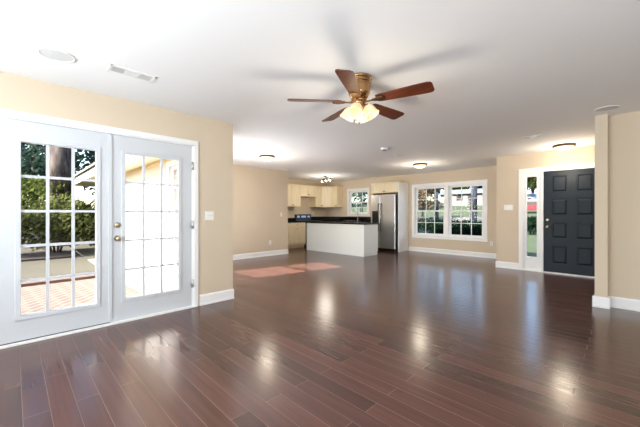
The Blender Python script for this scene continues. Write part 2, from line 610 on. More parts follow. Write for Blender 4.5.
def knob(root, p, ax, name='door_knob', r=0.027, mt='brass', stem=0.045):
    b = MB()
    b.lathe([(0.0, 0), (r * 1.15, 0), (r * 1.15, 0.005), (r * 0.55, 0.010), (r * 0.4, stem * 0.55), (r * 0.75, stem * 0.7), (r, stem), (r * 0.95, stem + 0.012), (r * 0.5, stem + 0.02), (0, stem + 0.021)], p, 20, ax)
    b.build(name, M[mt], root, label='brass %s' % name.replace('_', ' '))

def deadbolt(root, p, ax):
    b = MB()
    b.lathe([(0.0, 0), (0.030, 0), (0.030, 0.006), (0.024, 0.013), (0, 0.014)], p, 20, ax)
    p2 = Vector(p) + Vector(ax) * 0.014
    if abs(ax[0]) > 0.5:
        b.box(p2.x, p2.x + 0.016 * ax[0], p2.y - 0.004, p2.y + 0.004, p2.z - 0.016, p2.z + 0.016)
    else:
        b.box(p2.x - 0.004, p2.x + 0.004, p2.y, p2.y + 0.016 * ax[1], p2.z - 0.016, p2.z + 0.016)
    b.build('deadbolt', M['brass'], root, label='brass deadbolt')

knob(d2, (XL - 0.008, 0.795, 0.912), (1, 0, 0))
deadbolt(d2, (XL - 0.008, 0.795, 1.055), (1, 0, 0))
for z in (0.30, 1.04, 1.78):
    b = MB(); b.tube((XL + 0.012, DOOR_Y1 - 0.018, z - 0.05), (XL + 0.012, DOOR_Y1 - 0.018, z + 0.05), 0.009, n=10)
    b.box(XL - 0.007, XL + 0.008, DOOR_Y1 - 0.036, DOOR_Y1 - 0.014, z - 0.048, z + 0.048)
    b.build('hinge', M['steel'], d2, label='metal hinge')

# ------------------------------------------------------------------ windows (wall along X; room side towards -side)
def sash(b, x0, x1, z0, z1, y0, y1, w=0.042):
    b.box(x0, x0 + w, y0, y1, z0, z1); b.box(x1 - w, x1, y0, y1, z0, z1)
    b.box(x0 + w, x1 - w, y0, y1, z0, z0 + w); b.box(x0 + w, x1 - w, y0, y1, z1 - w, z1)

def grid(b, x0, x1, z0, z1, y0, y1, nc, nr, w=0.008):
    for i in range(1, nc):
        x = x0 + (x1 - x0) * i / nc
        b.box(x - w, x + w, y0, y1, z0, z1)
    y0, y1 = y0 + 0.001, y1 - 0.001
    for i in range(1, nr):
        z = z0 + (z1 - z0) * i / nr
        b.box(x0, x1, y0, y1, z - w, z + w)

def hung_window(root, x0, x1, z0, z1, yin, nc, nr, side=-1):
    """double hung window in opening; yin = inner wall face; side=-1: room on -Y side"""
    s = -side
    ya, yb = yin + s * 0.03, yin + s * 0.12
    b = MB()
    w = 0.015
    lo, hi = min(ya, yb), max(ya, yb)
    b.box(x0, x0 + w, lo, hi, z0, z1); b.box(x1 - w, x1, lo, hi, z0, z1)
    b.box(x0, x1, lo, hi, z0, z0 + w); b.box(x0, x1, lo, hi, z1 - w, z1)
    b.build('window_jamb', M['trim'], root)
    zm = (z0 + z1) / 2
    for nm, a, c, yy in (('lower_sash', z0 + w, zm + 0.02, yin + s * 0.055), ('upper_sash', zm - 0.02, z1 - w, yin + s * 0.09)):
        b = MB(); sash(b, x0 + w, x1 - w, a, c, yy - 0.016, yy + 0.016)
        so = b.build(nm, M['trim'], root, bevel=0.003)
        gx0, gx1, gz0, gz1 = x0 + w + 0.04, x1 - w - 0.04, a + 0.04, c - 0.04
        b = MB(); b.box(gx0, gx1, yy - 0.003, yy + 0.003, gz0, gz1)
        b.build('glass_pane', M['glass'], so)
        b = MB(); grid(b, gx0, gx1, gz0, gz1, yy - 0.012, yy - 0.004, nc, nr); grid(b, gx0, gx1, gz0, gz1, yy + 0.004, yy + 0.012, nc, nr)
        b.build('muntin_grid', M['trim'], so)

def casing(root, x0, x1, z0, z1, yin, side=-1, w=0.09, sill=True):
    y0, y1 = sorted((yin, yin + side * 0.018))
    b = MB()
    b.box(x0 - w, x0 + 0.004, y0, y1, z0 - w, z1 + w); b.box(x1 - 0.004, x1 + w, y0, y1, z0 - w, z1 + w)
    b.box(x0, x1, y0, y1, z1 - 0.004, z1 + w); b.box(x0, x1, y0, y1, z0 - w, z0 + 0.004)
    b.build('casing', M['trim'], root, bevel=0.004)
    if sill:
        a, c = sorted((yin + side * 0.035, yin - side * 0.06))
        b = MB(); b.box(x0, x1, a, c, z0 - 0.012, z0 + 0.010)
        b.build('sill', M['trim'], root, bevel=0.004)

w1 = sempty('window_1', (-3.7, YB, 0.5))
xm = -3.70
casing(w1, FW[0], FW[1], FW[2], FW[3], YB, w=0.095)
hung_window(w1, FW[0], xm - 0.055, FW[2], FW[3], YB, 3, 2)
hung_window(w1, xm + 0.055, FW[1], FW[2], FW[3], YB, 3, 2)
b = MB(); b.box(xm - 0.055, xm + 0.055, YB - 0.018, YB + T, FW[2], FW[3]); b.build('mullion', M['trim'], w1, bevel=0.003)

w2 = sempty('window_2', (-6.93, YB, 1.2))
casing(w2, KW[0], KW[1], KW[2], KW[3], YB, w=0.085)
hung_window(w2, KW[0], KW[1], KW[2], KW[3], YB, 3, 2)

w3 = sempty('window_3', (-5.4, YW, 0.6))
# dining window, wall outside is siding; opening through the full thickness
hung_window(w3, DW[0], DW[1], DW[2], DW[3], YW, 3, 2, side=1)
casing(w3, DW[0], DW[1], DW[2], DW[3], YW, side=1, w=0.08)
yo = YW - T - 0.001
casing(w3, DW[0], DW[1], DW[2], DW[3], yo, side=-1, w=0.09, sill=False)

# ------------------------------------------------------------------ entry: sidelight + navy door
mb = MB()
w = 0.07
mb.box(ED[0] - w, ED[0] + 0.004, YF - 0.018, YF, 0, ED[3] + w)
mb.box(ED[0], ED[1] - 0.006, YF - 0.018, YF, ED[3] - 0.004, ED[3] + w)
mb.box(ED[0], ED[0] + 0.02, YF, YF + T, 0, ED[3]); mb.box(ED[0], ED[1], YF, YF + T, ED[3] - 0.02, ED[3])
mb.box(-1.225, -1.185, YF - 0.012, YF + T, 0, ED[3])
struct(mb.build('trim_3', M['trim'], bevel=0.003))
mb = MB(); mb.box(ED[0], ED[1], YF - 0.02, YF + T, 0, 0.022)
struct(mb.build('trim_4', M['trim']))

sl = sempty('window_4', (-1.385, YF, 0))
b = MB()
sx0, sx1, gx0, gx1, gz0, gz1 = ED[0] + 0.02, -1.225, -1.475, -1.300, 0.29, 1.935
b.box(sx0, gx0, YF + 0.03, YF + 0.07, 0.022, 2.02); b.box(gx1, sx1, YF + 0.03, YF + 0.07, 0.022, 2.02)
b.box(gx0, gx1, YF + 0.03, YF + 0.07, 0.022, gz0); b.box(gx0, gx1, YF + 0.03, YF + 0.07, gz1, 2.02)
b.build('sidelight_frame', M['trim'], sl)
b = MB(); sash(b, gx0 - 0.022, gx1 + 0.022, gz0 - 0.022, gz1 + 0.022, YF + 0.018, YF + 0.032, 0.022)
b.build('glass_bead', M['trim'], sl, bevel=0.003)
b = MB(); b.box(gx0, gx1, YF + 0.047, YF + 0.053, gz0, gz1); b.build('glass_pane', M['glass'], sl)
b = MB(); b.box(gx0 + 0.02, gx1 - 0.02, YF + 0.02, YF + 0.031, 0.07, 0.22); b.build('lower_panel', M['trim'], sl, bevel=0.008)

d3 = sempty('door_3', (-0.73, YF, 0))
dx0, dx1 = -1.183, -0.292
ya, yb = YF + 0.006, YF + 0.05
px = [(-1.055, -0.805), (-0.680, -0.430)]
pz = [(0.20, 0.555), (0.695, 1.01), (1.147, 1.47), (1.60, 1.93)]
b = MB()
xs = [dx0, px[0][0], px[0][1], px[1][0], px[1][1], dx1]
for i in (0, 2, 4):
    b.box(xs[i], xs[i + 1], ya, yb, 0.024, 2.018)
zz = [0.024, pz[0][0], pz[0][1], pz[1][0], pz[1][1], pz[2][0], pz[2][1], pz[3][0], pz[3][1], 2.018]
for (a, c) in px:
    for k in range(0, 10, 2):
        b.box(a, c, ya, yb, zz[k], zz[k + 1])
b.build('slab', M['navy'], d3)
for (a, c) in px:
    for (za, zc) in pz:
        b = MB()
        b.box(a, c, ya + 0.014, yb - 0.014, za, zc)
        # raised field with sloping edge, both faces
        i1, i2 = 0.018, 0.042
        for (yf, yt) in ((ya + 0.014, ya + 0.002),):
            vs = [(a + i1, yf, za + i1), (c - i1, yf, za + i1), (c - i1, yf, zc - i1), (a + i1, yf, zc - i1),
                  (a + i2, yt, za + i2), (c - i2, yt, za + i2), (c - i2, yt, zc - i2), (a + i2, yt, zc - i2)]
            b.add(vs, [(0, 1, 5, 4), (1, 2, 6, 5), (2, 3, 7, 6), (3, 0, 4, 7), (4, 5, 6, 7)])
        b.build('raised_panel', M['navy'], d3)
knob(d3, (-1.118, ya, 0.916), (0, -1, 0), mt='brass')
deadbolt(d3, (-1.118, ya, 1.05), (0, -1, 0))

# ------------------------------------------------------------------ switch plates and outlets
def plate(label, cat, name, p, ax, n_gang=1, kind='switch', group=None):
    """p centre on the wall, ax = outward normal"""
    root = thing(name, label, cat, p, 0, group)
    ax = Vector(ax); side = Vector((0, 0, 1)).cross(ax)
    w = 0.035 + 0.023 * (n_gang - 1); h = 0.057
    def bx(name, c, hw, hh, d0, d1, m, bevel=0.002, par=root):
        b = MB()
        p0 = side * (c[0] - hw) + ax * d0; p1 = side * (c[0] + hw) + ax * d1
        b.box(p0.x, p1.x, p0.y, p1.y, c[1] - hh, c[1] + hh)
        return b.build(name, m, par, world=False, bevel=bevel)
    bx('cover_plate', (0, 0), w, h, 0.0, 0.006, M['plastic'])
    for g in range(n_gang):
        c = (g - (n_gang - 1) / 2) * 0.046
        if kind == 'switch':
            bx('toggle', (c, 0.004), 0.005, 0.012, 0.005, 0.016, M['plastic'])
        else:
            for dz in (-0.02, 0.02):
                bx('socket', (c, dz), 0.016, 0.014, 0.005, 0.008, M['grille'])
    return root

plate('white two-gang light switch beside the french doors', 'light switch', 'light_switch', (XL, 1.82, 1.15), (1, 0, 0), 2)
plate('white outlet low on the tan wall past the french doors, above its baseboard', 'outlet', 'wall_outlet', (XD, 5.08, 0.37), (1, 0, 0), 1, 'outlet')
plate('white light switch at the far end of the tan dining wall by the kitchen', 'light switch', 'light_switch', (XD, 5.46, 1.15), (1, 0, 0), 1)
plate('white three-gang light switch left of the sidelight and navy door', 'light switch', 'light_switch', (-1.80, YF, 1.31), (0, -1, 0), 3)
plate('white outlet below and right of the large double window', 'outlet', 'wall_outlet', (-2.52, YB, 0.39), (0, -1, 0), 1, 'outlet')
plate('white switch plate seen edge-on beside the navy front door', 'light switch', 'light_switch', (-0.29, 6.6, 1.42), (-1, 0, 0), 1)

# ------------------------------------------------------------------ ceiling items
def ceil_pt(px, py):
    D = (H - 1.18) * 307 / (213.5 - py); u = (px - 320) / 307
    return (D * SQ * (u - 1), D * SQ * (1 + u), H)

def speaker(px, py, label):
    root = thing('ceiling_speaker', label, 'speaker', ceil_pt(px, py), 0, 'round ceiling speakers')
    b = MB(); b.lathe([(0.118, 0), (0.118, -0.006), (0.105, -0.009), (0.100, -0.005), (0.100, 0)], n=40)
    b.build('rim', M['plastic'], root, world=False)
    b = MB(); b.lathe([(0.100, -0.004), (0.06, -0.006), (0.0, -0.007)], n=32)
    b.build('grille', M['grille'], root, world=False)

speaker(57, 55, 'round white ceiling speaker above the french doors')
speaker(607, 108.5, 'round white ceiling speaker above the wall column')
sp_small = ceil_pt(384, 148.5)
for (px_, py_, r_, lab, nm, ct) in ((384.5, 148.3, 0.075, 'small round white smoke alarm on the ceiling beyond the fan', 'smoke_alarm', 'smoke alarm'),):
    root = thing(nm, lab, ct, ceil_pt(px_, py_))
    b = MB(); b.lathe([(r_, 0), (r_, -0.015), (r_ * 0.85, -0.03), (0, -0.033)], n=28); b.build('housing', M['plastic'], root, world=False)
    b = MB(); b.lathe([(r_ * 0.5, -0.031), (r_ * 0.5, -0.038), (r_ * 0.4, -0.038), (r_ * 0.4, -0.031)], n=20); b.build('sensor_ring', M['slot'], root, world=False)

def vent(p, L, Wd, along, label, nsec=3):
    root = thing('ceiling_vent', label, 'vent', p, R(90) if along == 'y' else 0, 'rectangular ceiling vents')
    b = MB()
    fr = 0.022
    b.box(-L / 2, L / 2, -Wd / 2, -Wd / 2 + fr, -0.008, 0); b.box(-L / 2, L / 2, Wd / 2 - fr, Wd / 2, -0.008, 0)
    b.box(-L / 2, -L / 2 + fr, -Wd / 2, Wd / 2, -0.008, 0); b.box(L / 2 - fr, L / 2, -Wd / 2, Wd / 2, -0.008, 0)
    b.build('frame', M['plastic'], root, world=False, bevel=0.002)
    b = MB(); b.box(-L / 2 + fr, L / 2 - fr, -Wd / 2 + fr, Wd / 2 - fr, -0.002, 0)
    b.build('duct_backing', M['slot'], root, world=False)
    b = MB()
    iw = (L - 2 * fr) / nsec
    for k in range(nsec):
        x0 = -L / 2 + fr + k * iw
        b.box(x0 + iw - 0.008, x0 + iw, -Wd / 2 + fr, Wd / 2 - fr, -0.007, 0)
        nn = 9
        for j in range(nn):
            if k != 1:
                x = x0 + (iw - 0.008) * (j + 0.5) / nn
                b.box(x - 0.0022, x + 0.0022, -Wd / 2 + fr, Wd / 2 - fr, -0.007, -0.002)
            else:
                y = -Wd / 2 + fr + (Wd - 2 * fr) * (j + 0.5) / nn
                b.box(x0, x0 + iw, y - 0.0014, y + 0.0014, -0.007, -0.002)
    b.build('louvres', M['plastic'], root, world=False)

vent((-3.10, 0.75, H), 0.36, 0.16, 'y', 'white ceiling vent near the french doors')
vent(ceil_pt(534, 136.3), 0.30, 0.15, 'x', 'white ceiling vent in front of the entry')
vent(ceil_pt(398, 155.6), 0.28, 0.14, 'y', 'small white ceiling vent between the fan and the kitchen')

def flush_light(px, py, label, power):
    p = ceil_pt(px, py)
    root = thing('flush_ceiling_light', label, 'ceiling light', p, 0, 'dome ceiling lights')
    b = MB(); b.lathe([(0.0, 0), (0.155, 0), (0.17, -0.012), (0.168, -0.03), (0.15, -0.036), (0.14, -0.03)], n=36)
    b.build('metal_ring', M['bronze'], root, world=False)
    b = MB(); b.lathe([(0.145, -0.03), (0.135, -0.06), (0.105, -0.086), (0.06, -0.102), (0.012, -0.107), (0, -0.107)], n=36)
    b.build('glass_bowl', M['bowl'], root, world=False, label='glowing frosted glass bowl')
    b = MB(); b.lathe([(0.010, -0.105), (0.012, -0.112), (0.006, -0.12), (0, -0.121)], n=12)
    b.build('finial', M['bronze'], root, world=False)
    l = light('dome_lamp', 'POINT', (p[0], p[1], H - 0.42), power, (1.0, 0.88, 0.70), radius=0.15)

flush_light(267, 156, 'bronze rimmed dome light on the ceiling near the tan dining wall', 15)
flush_light(420, 164, 'bronze rimmed dome light on the ceiling before the kitchen and double window', 15)
flush_light(564, 145, 'bronze rimmed dome light on the ceiling above the navy door', 15)

# kitchen track light
tp = ceil_pt(325.5, 176.0)
tk = thing('track_spotlight', 'dark bar ceiling light with small lit spots in the kitchen', 'ceiling light', tp)
b = MB(); b.lathe([(0, 0), (0.06, 0), (0.06, -0.02), (0.02, -0.03), (0.012, -0.05), (0, -0.05)], n=20)
b.build('canopy', M['bronze'], tk, world=False)
rt = Vector((SQ, SQ, 0)); fw = Vector((-SQ, SQ, 0))
bar0, bar1 = (rt * -0.10 + fw * -0.1 + Vector((0, 0, -0.12))), (rt * 0.16 + fw * 0.1 + Vector((0, 0, -0.05)))
b = MB(); b.path([bar0, (bar0 + bar1) / 2 + Vector((0, 0, 0.02)), bar1], 0.012)
b.build('bar', M['bronze'], tk, world=False)
for k, t in enumerate((0.03, 0.5, 0.97)):
    q = bar0.lerp(bar1, t); dq = Vector(((-0.1, 0.05, 0.2)[k], -0.5, -0.6)).normalized()
    b = MB(); b.tube(q, q + Vector((0, 0, -0.04)), 0.007, n=8)
    c = q + Vector((0, 0, -0.05))
    b.lathe([(0, -0.05), (0.022, -0.045), (0.03, 0.0), (0.042, 0.04), (0.038, 0.04), (0.026, 0.0), (0, 0.0)], c, 18, dq)
    sh = b.build('spot_head', M['bronze'], tk, world=False)
    b = MB(); b.lathe([(0.0, 0.048), (0.02, 0.045), (0.036, 0.036), (0.034, 0.02), (0, 0.02)], c, 16, dq)
    b.build('bulb', M['bulb'], sh, world=False)
ks = light('kitchen_spot_lamp', 'POINT', (tp[0] + 0.05, tp[1] - 0.05, H - 0.50), 22, (1.0, 0.92, 0.80), (-0.25, 0.1, -1), radius=0.25)


# ------------------------------------------------------------------ ceiling fan
FX, FY = SQ * (0.358 - 2.81), SQ * (0.358 + 2.81)
fan = thing('ceiling_fan', 'five-blade walnut and brass ceiling fan with frosted glass lamps', 'ceiling fan', (FX, FY, H))
b = MB(); b.lathe([(0, 0), (0.112, 0), (0.116, -0.008), (0.116, -0.020), (0.104, -0.026), (0.103, -0.034), (0.110, -0.040), (0.110, -0.048), (0.098, -0.056), (0.096, -0.064), (0.101, -0.070), (0.100, -0.105),
                   (0.096, -0.130), (0.099, -0.136), (0.097, -0.146), (0.086, -0.165), (0.074, -0.188), (0.062, -0.200), (0, -0.204)], n=40)
b.build('motor_housing', M['antique'], fan, world=False)
b = MB(); b.lathe([(0, -0.20), (0.072, -0.203), (0.075, -0.215), (0.058, -0.226), (0.055, -0.245), (0.066, -0.255), (0.060, -0.275), (0.035, -0.288), (0, -0.29)], n=32)
b.build('light_fitter', M['antique'], fan, world=False)
for k, (a, droop) in enumerate(((184, 0), (253, 0), (328, 0), (42, 0), (116, 0))):
    az = R(a + 45)
    rot = Matrix.Rotation(az, 4, 'Z')
    zb = -0.218
    iron = MB(); iron.T = rot
    iron.prism([(0.06, -0.016), (0.12, -0.012), (0.15, -0.03), (0.195, -0.045), (0.235, -0.035), (0.25, 0.0), (0.235, 0.035), (0.195, 0.045), (0.15, 0.03), (0.12, 0.012), (0.06, 0.016)], 'z', zb - 0.012, zb - 0.006)
    for yy in (-0.022, 0.022):
        iron.tube((0.205, yy, zb - 0.014), (0.205, yy, zb + 0.004), 0.006, n=8)
    io = iron.build('blade_iron', M['antique'], fan, world=False)
    bl = MB(); bl.T = rot @ Matrix.Translation((0, 0, zb)) @ Matrix.Rotation(R(-13), 4, 'X')
    pts = [(0.17, -0.045), (0.20, -0.055), (0.45, -0.068), (0.61, -0.074), (0.64, -0.066), (0.652, -0.045), (0.652, 0.045), (0.64, 0.066), (0.61, 0.074), (0.45, 0.068), (0.20, 0.055), (0.17, 0.045)]
    bl.prism(pts, 'z', -0.004, 0.004)
    bl.build('blade', M['blade'], fan, world=False, bevel=0.0015)
for k in range(4):
    az = R(45 * 0 + 90 * k + 22)
    d = Vector((math.cos(az), math.sin(az), 0))
    b = MB()
    p0 = d * 0.03 + Vector((0, 0, -0.262)); p1 = d * 0.055 + Vector((0, 0, -0.258)); p2 = d * 0.068 + Vector((0, 0, -0.266))
    b.path([p0, p1, p2], 0.008)
    ax = (d * 0.50 + Vector((0, 0, -0.85))).normalized()
    b.lathe([(0, -0.012), (0.022, -0.01), (0.026, 0.006), (0.02, 0.012)], p2, 18, ax)
    arm = b.build('lamp_arm', M['antique'], fan, world=False)
    b = MB()
    b.lathe([(0.022, 0.0), (0.038, 0.012), (0.052, 0.035), (0.057, 0.06), (0.060, 0.085), (0.070, 0.108), (0.067, 0.108), (0.057, 0.085), (0.053, 0.06), (0.048, 0.035), (0.034, 0.012), (0.018, 0.0)],
            p2, 36, ax, flute=0.035, nf=9)
    b.build('tulip_shade', M['lamp'], arm, world=False, label='frosted glass tulip shade')
b = MB(); b.path([(0.0, 0.0, -0.285), (0.004, 0, -0.34), (0.0, 0, -0.395)], 0.0018, n=6)
pc = b.build('pull_chain', M['antique'], fan, world=False)
b = MB(); b.lathe([(0, -0.39), (0.006, -0.398), (0.008, -0.412), (0.004, -0.422), (0, -0.424)], n=12)
b.build('pull_knob', M['blade2'], pc, world=False)
light('fan_lamp', 'POINT', (FX, FY, H - 0.62), 12, (1.0, 0.88, 0.70), radius=0.15)

# ------------------------------------------------------------------ kitchen cabinets
def cab_front(root, kind, plane, at, a0, a1, z0, z1, outward, m, knob_pos=None, flat=False):
    """shaker front lying in a plane. plane 'x': at = x, spans y a0..a1; plane 'y': at = y, spans x"""
    def bx(b, u0, u1, d0, d1, w0, w1):
        if plane == 'x': b.box(at + outward * d0, at + outward * d1, u0, u1, w0, w1)
        else: b.box(u0, u1, at + outward * d0, at + outward * d1, w0, w1)
    b = MB()
    g = 0.003; fr = 0.055
    u0, u1, w0, w1 = a0 + g, a1 - g, z0 + g, z1 - g
    if flat or (w1 - w0) < 0.2:
        bx(b, u0, u1, 0, 0.02, w0, w1)
    else:
        bx(b, u0, u1, 0, 0.011, w0, w1)
        bx(b, u0, u0 + fr, 0.011, 0.02, w0, w1); bx(b, u1 - fr, u1, 0.011, 0.02, w0, w1)
        bx(b, u0 + fr, u1 - fr, 0.011, 0.02, w0, w0 + fr); bx(b, u0 + fr, u1 - fr, 0.011, 0.02, w1 - fr, w1)
    o = b.build(kind, m, root)
    if knob_pos:
        u, wz = knob_pos
        b = MB()
        p = (at + outward * 0.02, u, wz) if plane == 'x' else (u, at + outward * 0.02, wz)
        ax = (outward, 0, 0) if plane == 'x' else (0, outward, 0)
        b.lathe([(0, 0), (0.008, 0), (0.006, 0.012), (0.016, 0.018), (0.016, 0.025), (0, 0.028)], p, 14, ax)
        b.build('knob', M['bronze'], o, label='dark metal knob')
    return o

UX = -8.22      # upper cabinet body front on the left wall
UZ0, UZ1 = 1.42, 2.18
def upper_left(y0, y1, z0, doors, label, kz=0.06):
    root = thing('wall_cabinet', label, 'cabinet', (XK, (y0 + y1) / 2, z0), 0, 'cream wall cabinets')
    b = MB(); b.box(XK + .004, UX, y0 + 0.001, y1 - 0.001, z0, UZ1); b.build('cabinet_body', M['maple_in'], root)
    b = MB(); b.box(XK + .004, UX + 0.035, y0 + 0.001, y1 - 0.001, UZ1, UZ1 + 0.025); b.build('top_moulding', M['maple'], root)
    n = doors
    for i in range(n):
        a0 = y0 + (y1 - y0) * i / n; a1 = y0 + (y1 - y0) * (i + 1) / n
        ky = a1 - 0.03 if (n == 1 or i == 0) else a0 + 0.03
        cab_front(root, 'door', 'x', UX, a0, a1, z0, UZ1, 1, M['maple'], (ky, z0 + kz))

upper_left(6.50, 7.235, UZ0, 2, 'cream two-door wall cabinet left of the range')
upper_left(7.235, 7.975, 1.80, 2, 'short cream two-door wall cabinet over the range')
upper_left(7.975, 8.29, UZ0, 1, 'narrow cream single-door wall cabinet right of the range')
# diagonal corner cabinet
root = thing('corner_wall_cabinet', 'cream diagonal corner wall cabinet', 'cabinet', (XK, YB, UZ0), 0, 'cream wall cabinets')
dxa, dya, dxb, dyb = UX, 8.29, -7.94, YB - 0.33
mb = MB(); mb.prism([(XK, 8.291), (dxa, 8.291), (dxb - 0.001, dyb), (dxb - 0.001, YB), (XK, YB)], 'z', UZ0, UZ1)
mb.build('cabinet_body', M['maple_in'], root)
mb = MB(); mb.prism([(XK, 8.291), (dxa + 0.03, 8.291), (dxb - 0.001, dyb - 0.03), (dxb - 0.001, YB), (XK, YB)], 'z', UZ1, UZ1 + 0.025)
mb.build('top_moulding', M['maple'], root)
L = math.hypot(dxb - dxa, dyb - dya)
mb = MB(); mb.T = Matrix.Translation((dxa, dya, 0)) @ Matrix.Rotation(math.atan2(dyb - dya, dxb - dxa), 4, 'Z')
mb.box(0.012, L - 0.012, -0.012, 0, UZ0 + 0.003, UZ1 - 0.003)
for a, c, z, zz_ in ((0.012, 0.06, UZ0, UZ1), (L - 0.06, L - 0.012, UZ0, UZ1), (0.06, L - 0.06, UZ0, UZ0 + 0.055), (0.06, L - 0.06, UZ1 - 0.055, UZ1)):
    mb.box(a, c, -0.021, -0.012, z + 0.003, zz_ - 0.003)
dr = mb.build('door', M['maple'], root)
mb = MB(); mb.T = Matrix.Translation((dxa, dya, 0)) @ Matrix.Rotation(math.atan2(dyb - dya, dxb - dxa), 4, 'Z')
mb.lathe([(0, 0), (0.008, 0), (0.006, 0.012), (0.016, 0.018), (0.016, 0.025), (0, 0.028)], (0.05, -0.02, UZ0 + 0.06), 14, (0, -1, 0))
mb.build('knob', M['bronze'], dr)
# cabinet on the back wall left of the window
root = thing('wall_cabinet', 'narrow cream wall cabinet left of the kitchen window', 'cabinet', (-7.8, YB, UZ0), 0, 'cream wall cabinets')
b = MB(); b.box(-7.94, -7.66, YB - 0.33, YB, UZ0, UZ1); b.build('cabinet_body', M['maple_in'], root)
b = MB(); b.box(-7.94, -7.64, YB - 0.37, YB, UZ1, UZ1 + 0.025); b.build('top_moulding', M['maple'], root)
cab_front(root, 'door', 'y', YB - 0.33, -7.94, -7.66, UZ0, UZ1, -1, M['maple'], (-7.69, UZ0 + 0.06))

# base cabinets on the left wall
BX = -7.95
def base_left(y0, y1, label, split=1):
    root = thing('base_cabinet', label, 'cabinet', (XK, (y0 + y1) / 2, 0), 0, 'cream base cabinets')
    b = MB(); b.box(XK + .004, BX, y0, y1 - 0.001, 0.10, 0.875); b.build('cabinet_body', M['maple_in'], root)
    b = MB(); b.box(XK + .004, BX - 0.06, y0, y1 - 0.001, 0.0, 0.10); b.build('toe_kick', M['maple_in'], root)
    for i in range(split):
        a0 = y0 + (y1 - y0) * i / split; a1 = y0 + (y1 - y0) * (i + 1) / split
        for kd, z0, z1, kz in (('drawer', 0.72, 0.87, 0.795), ('door', 0.16, 0.71, 0.655)):
            o = cab_front(root, kd, 'x', BX, a0, a1, z0, z1, 1, M['maple'])
            b = MB(); yc = (a0 + a1) / 2
            b.path([(BX + 0.018, yc - 0.045, kz), (BX + 0.042, yc - 0.04, kz), (BX + 0.042, yc + 0.04, kz), (BX + 0.018, yc + 0.045, kz)], 0.005, n=8)
            b.build('handle', M['bronze'], o, label='dark metal pull')

base_left(6.45, 7.225, 'cream base cabinet with drawer left of the range')
base_left(6.20, 6.45, 'narrow cream base cabinet behind the end of the tan dining wall')
base_left(8.005, 8.25, 'narrow cream base cabinet right of the range behind the island')
# base run on the back wall (behind the island)
BY = YB - 0.60
for (a, c, lb) in ((-8.55, -7.55, 'cream corner base cabinet on the kitchen back wall'), (-7.55, -6.62, 'cream sink base cabinet under the kitchen window'), (-6.62, -5.93, 'cream base cabinet left of the refrigerator')):
    root = thing('base_cabinet', lb, 'cabinet', ((a + c) / 2, YB, 0), 0, 'cream base cabinets')
    a = max(a, XK + .004); b = MB(); b.box(a, c - 0.001, BY, YB - .004, 0.10, 0.70 if 'sink' in lb else 0.875)
    if 'sink' in lb: b.box(a, c - 0.001, BY, BY + 0.02, 0.70, 0.875)
    b.build('cabinet_body', M['maple_in'], root)
    b = MB(); b.box(a, c - 0.001, BY + 0.06, YB - .004, 0, 0.10); b.build('toe_kick', M['maple_in'], root)
    a0 = max(a, -7.93)
    cab_front(root, 'drawer', 'y', BY, a0, c, 0.72, 0.87, -1, M['maple'], ((a0 + c) / 2, 0.795))
    cab_front(root, 'door', 'y', BY, a0, (a0 + c) / 2, 0.11, 0.71, -1, M['maple'], ((a0 + c) / 2 - 0.03, 0.65))
    cab_front(root, 'door', 'y', BY, (a0 + c) / 2, c, 0.11, 0.71, -1, M['maple'], ((a0 + c) / 2 + 0.03, 0.65))

# counters
root = thing('countertop', 'black granite countertop left of the range', 'countertop', (XK, 6.6, 0.875))
b = MB(); b.box(XK, BX + 0.04, 6.2, 7.228, 0.875, 0.915); b.build('worktop', M['granite'], root, bevel=0.004)
b = MB(); b.box(XK, XK + 0.02, 6.2, 7.228, 0.915, 1.02); b.build('backsplash', M['granite'], root)
root = thing('countertop', 'L-shaped black granite countertop under the kitchen window', 'countertop', (-7.2, YB, 0.875))
sx0, sx1, sy0, sy1 = -7.32, -6.62, YB - 0.50, YB - 0.12      # sink cut-out
b = MB()
b.box(XK, BX + 0.04, 8.002, YB, 0.875, 0.915)
b.box(BX + 0.04, sx0, BY - 0.04, YB, 0.875, 0.915); b.box(sx1, -5.93, BY - 0.04, YB, 0.875, 0.915)
b.box(sx0, sx1, BY - 0.04, sy0, 0.875, 0.915); b.box(sx0, sx1, sy1, YB, 0.875, 0.915)
b.build('worktop', M['granite'], root)
b = MB(); b.box(XK, XK + 0.02, 8.002, YB - 0.02, 0.915, 1.06); b.box(XK, -5.93, YB - 0.02, YB, 0.915, 1.06)
b.build('backsplash', M['granite'], root)
root = thing('kitchen_sink', 'stainless kitchen sink below the kitchen window', 'sink', (-6.97, YB - 0.31, 0.9))
b = MB()
b.box(sx0 + 0.002, sx1 - 0.002, sy0 + 0.002, sy1 - 0.002, 0.72, 0.73)
b.box(sx0 + 0.002, sx0 + 0.01, sy0 + 0.002, sy1 - 0.002, 0.73, 0.912); b.box(sx1 - 0.01, sx1 - 0.002, sy0 + 0.002, sy1 - 0.002, 0.73, 0.912)
b.box(sx0 + 0.01, sx1 - 0.01, sy0 + 0.002, sy0 + 0.01, 0.73, 0.912); b.box(sx0 + 0.01, sx1 - 0.01, sy1 - 0.01, sy1 - 0.002, 0.73, 0.912)
b.build('basin', M['steel'], root)
b = MB(); b.lathe([(0, 0.732), (0.04, 0.732), (0.045, 0.735), (0.03, 0.735), (0, 0.733)], (-6.97, YB - 0.31, 0), 16)
b.build('drain', M['steel_dark'], root)
root = thing('kitchen_faucet', 'slim tall gooseneck faucet in front of the kitchen window', 'faucet', (-6.90, YB - 0.08, 0.915))
b = MB(); b.lathe([(0, 0), (0.025, 0), (0.025, 0.01), (0.014, 0.03), (0, 0.03)], (0, 0, 0), 16)
b.build('base', M['steel'], root, world=False)
pts = [(0, 0, 0.02), (0, 0, 0.25)] + [(0, -0.07 + 0.07 * math.cos(t), 0.25 + 0.07 * math.sin(t)) for t in [math.pi * i / 8 for i in range(1, 9)]] + [(0, -0.14, 0.20)]
b = MB(); b.path(pts, 0.011); b.build('spout', M['steel'], root, world=False)
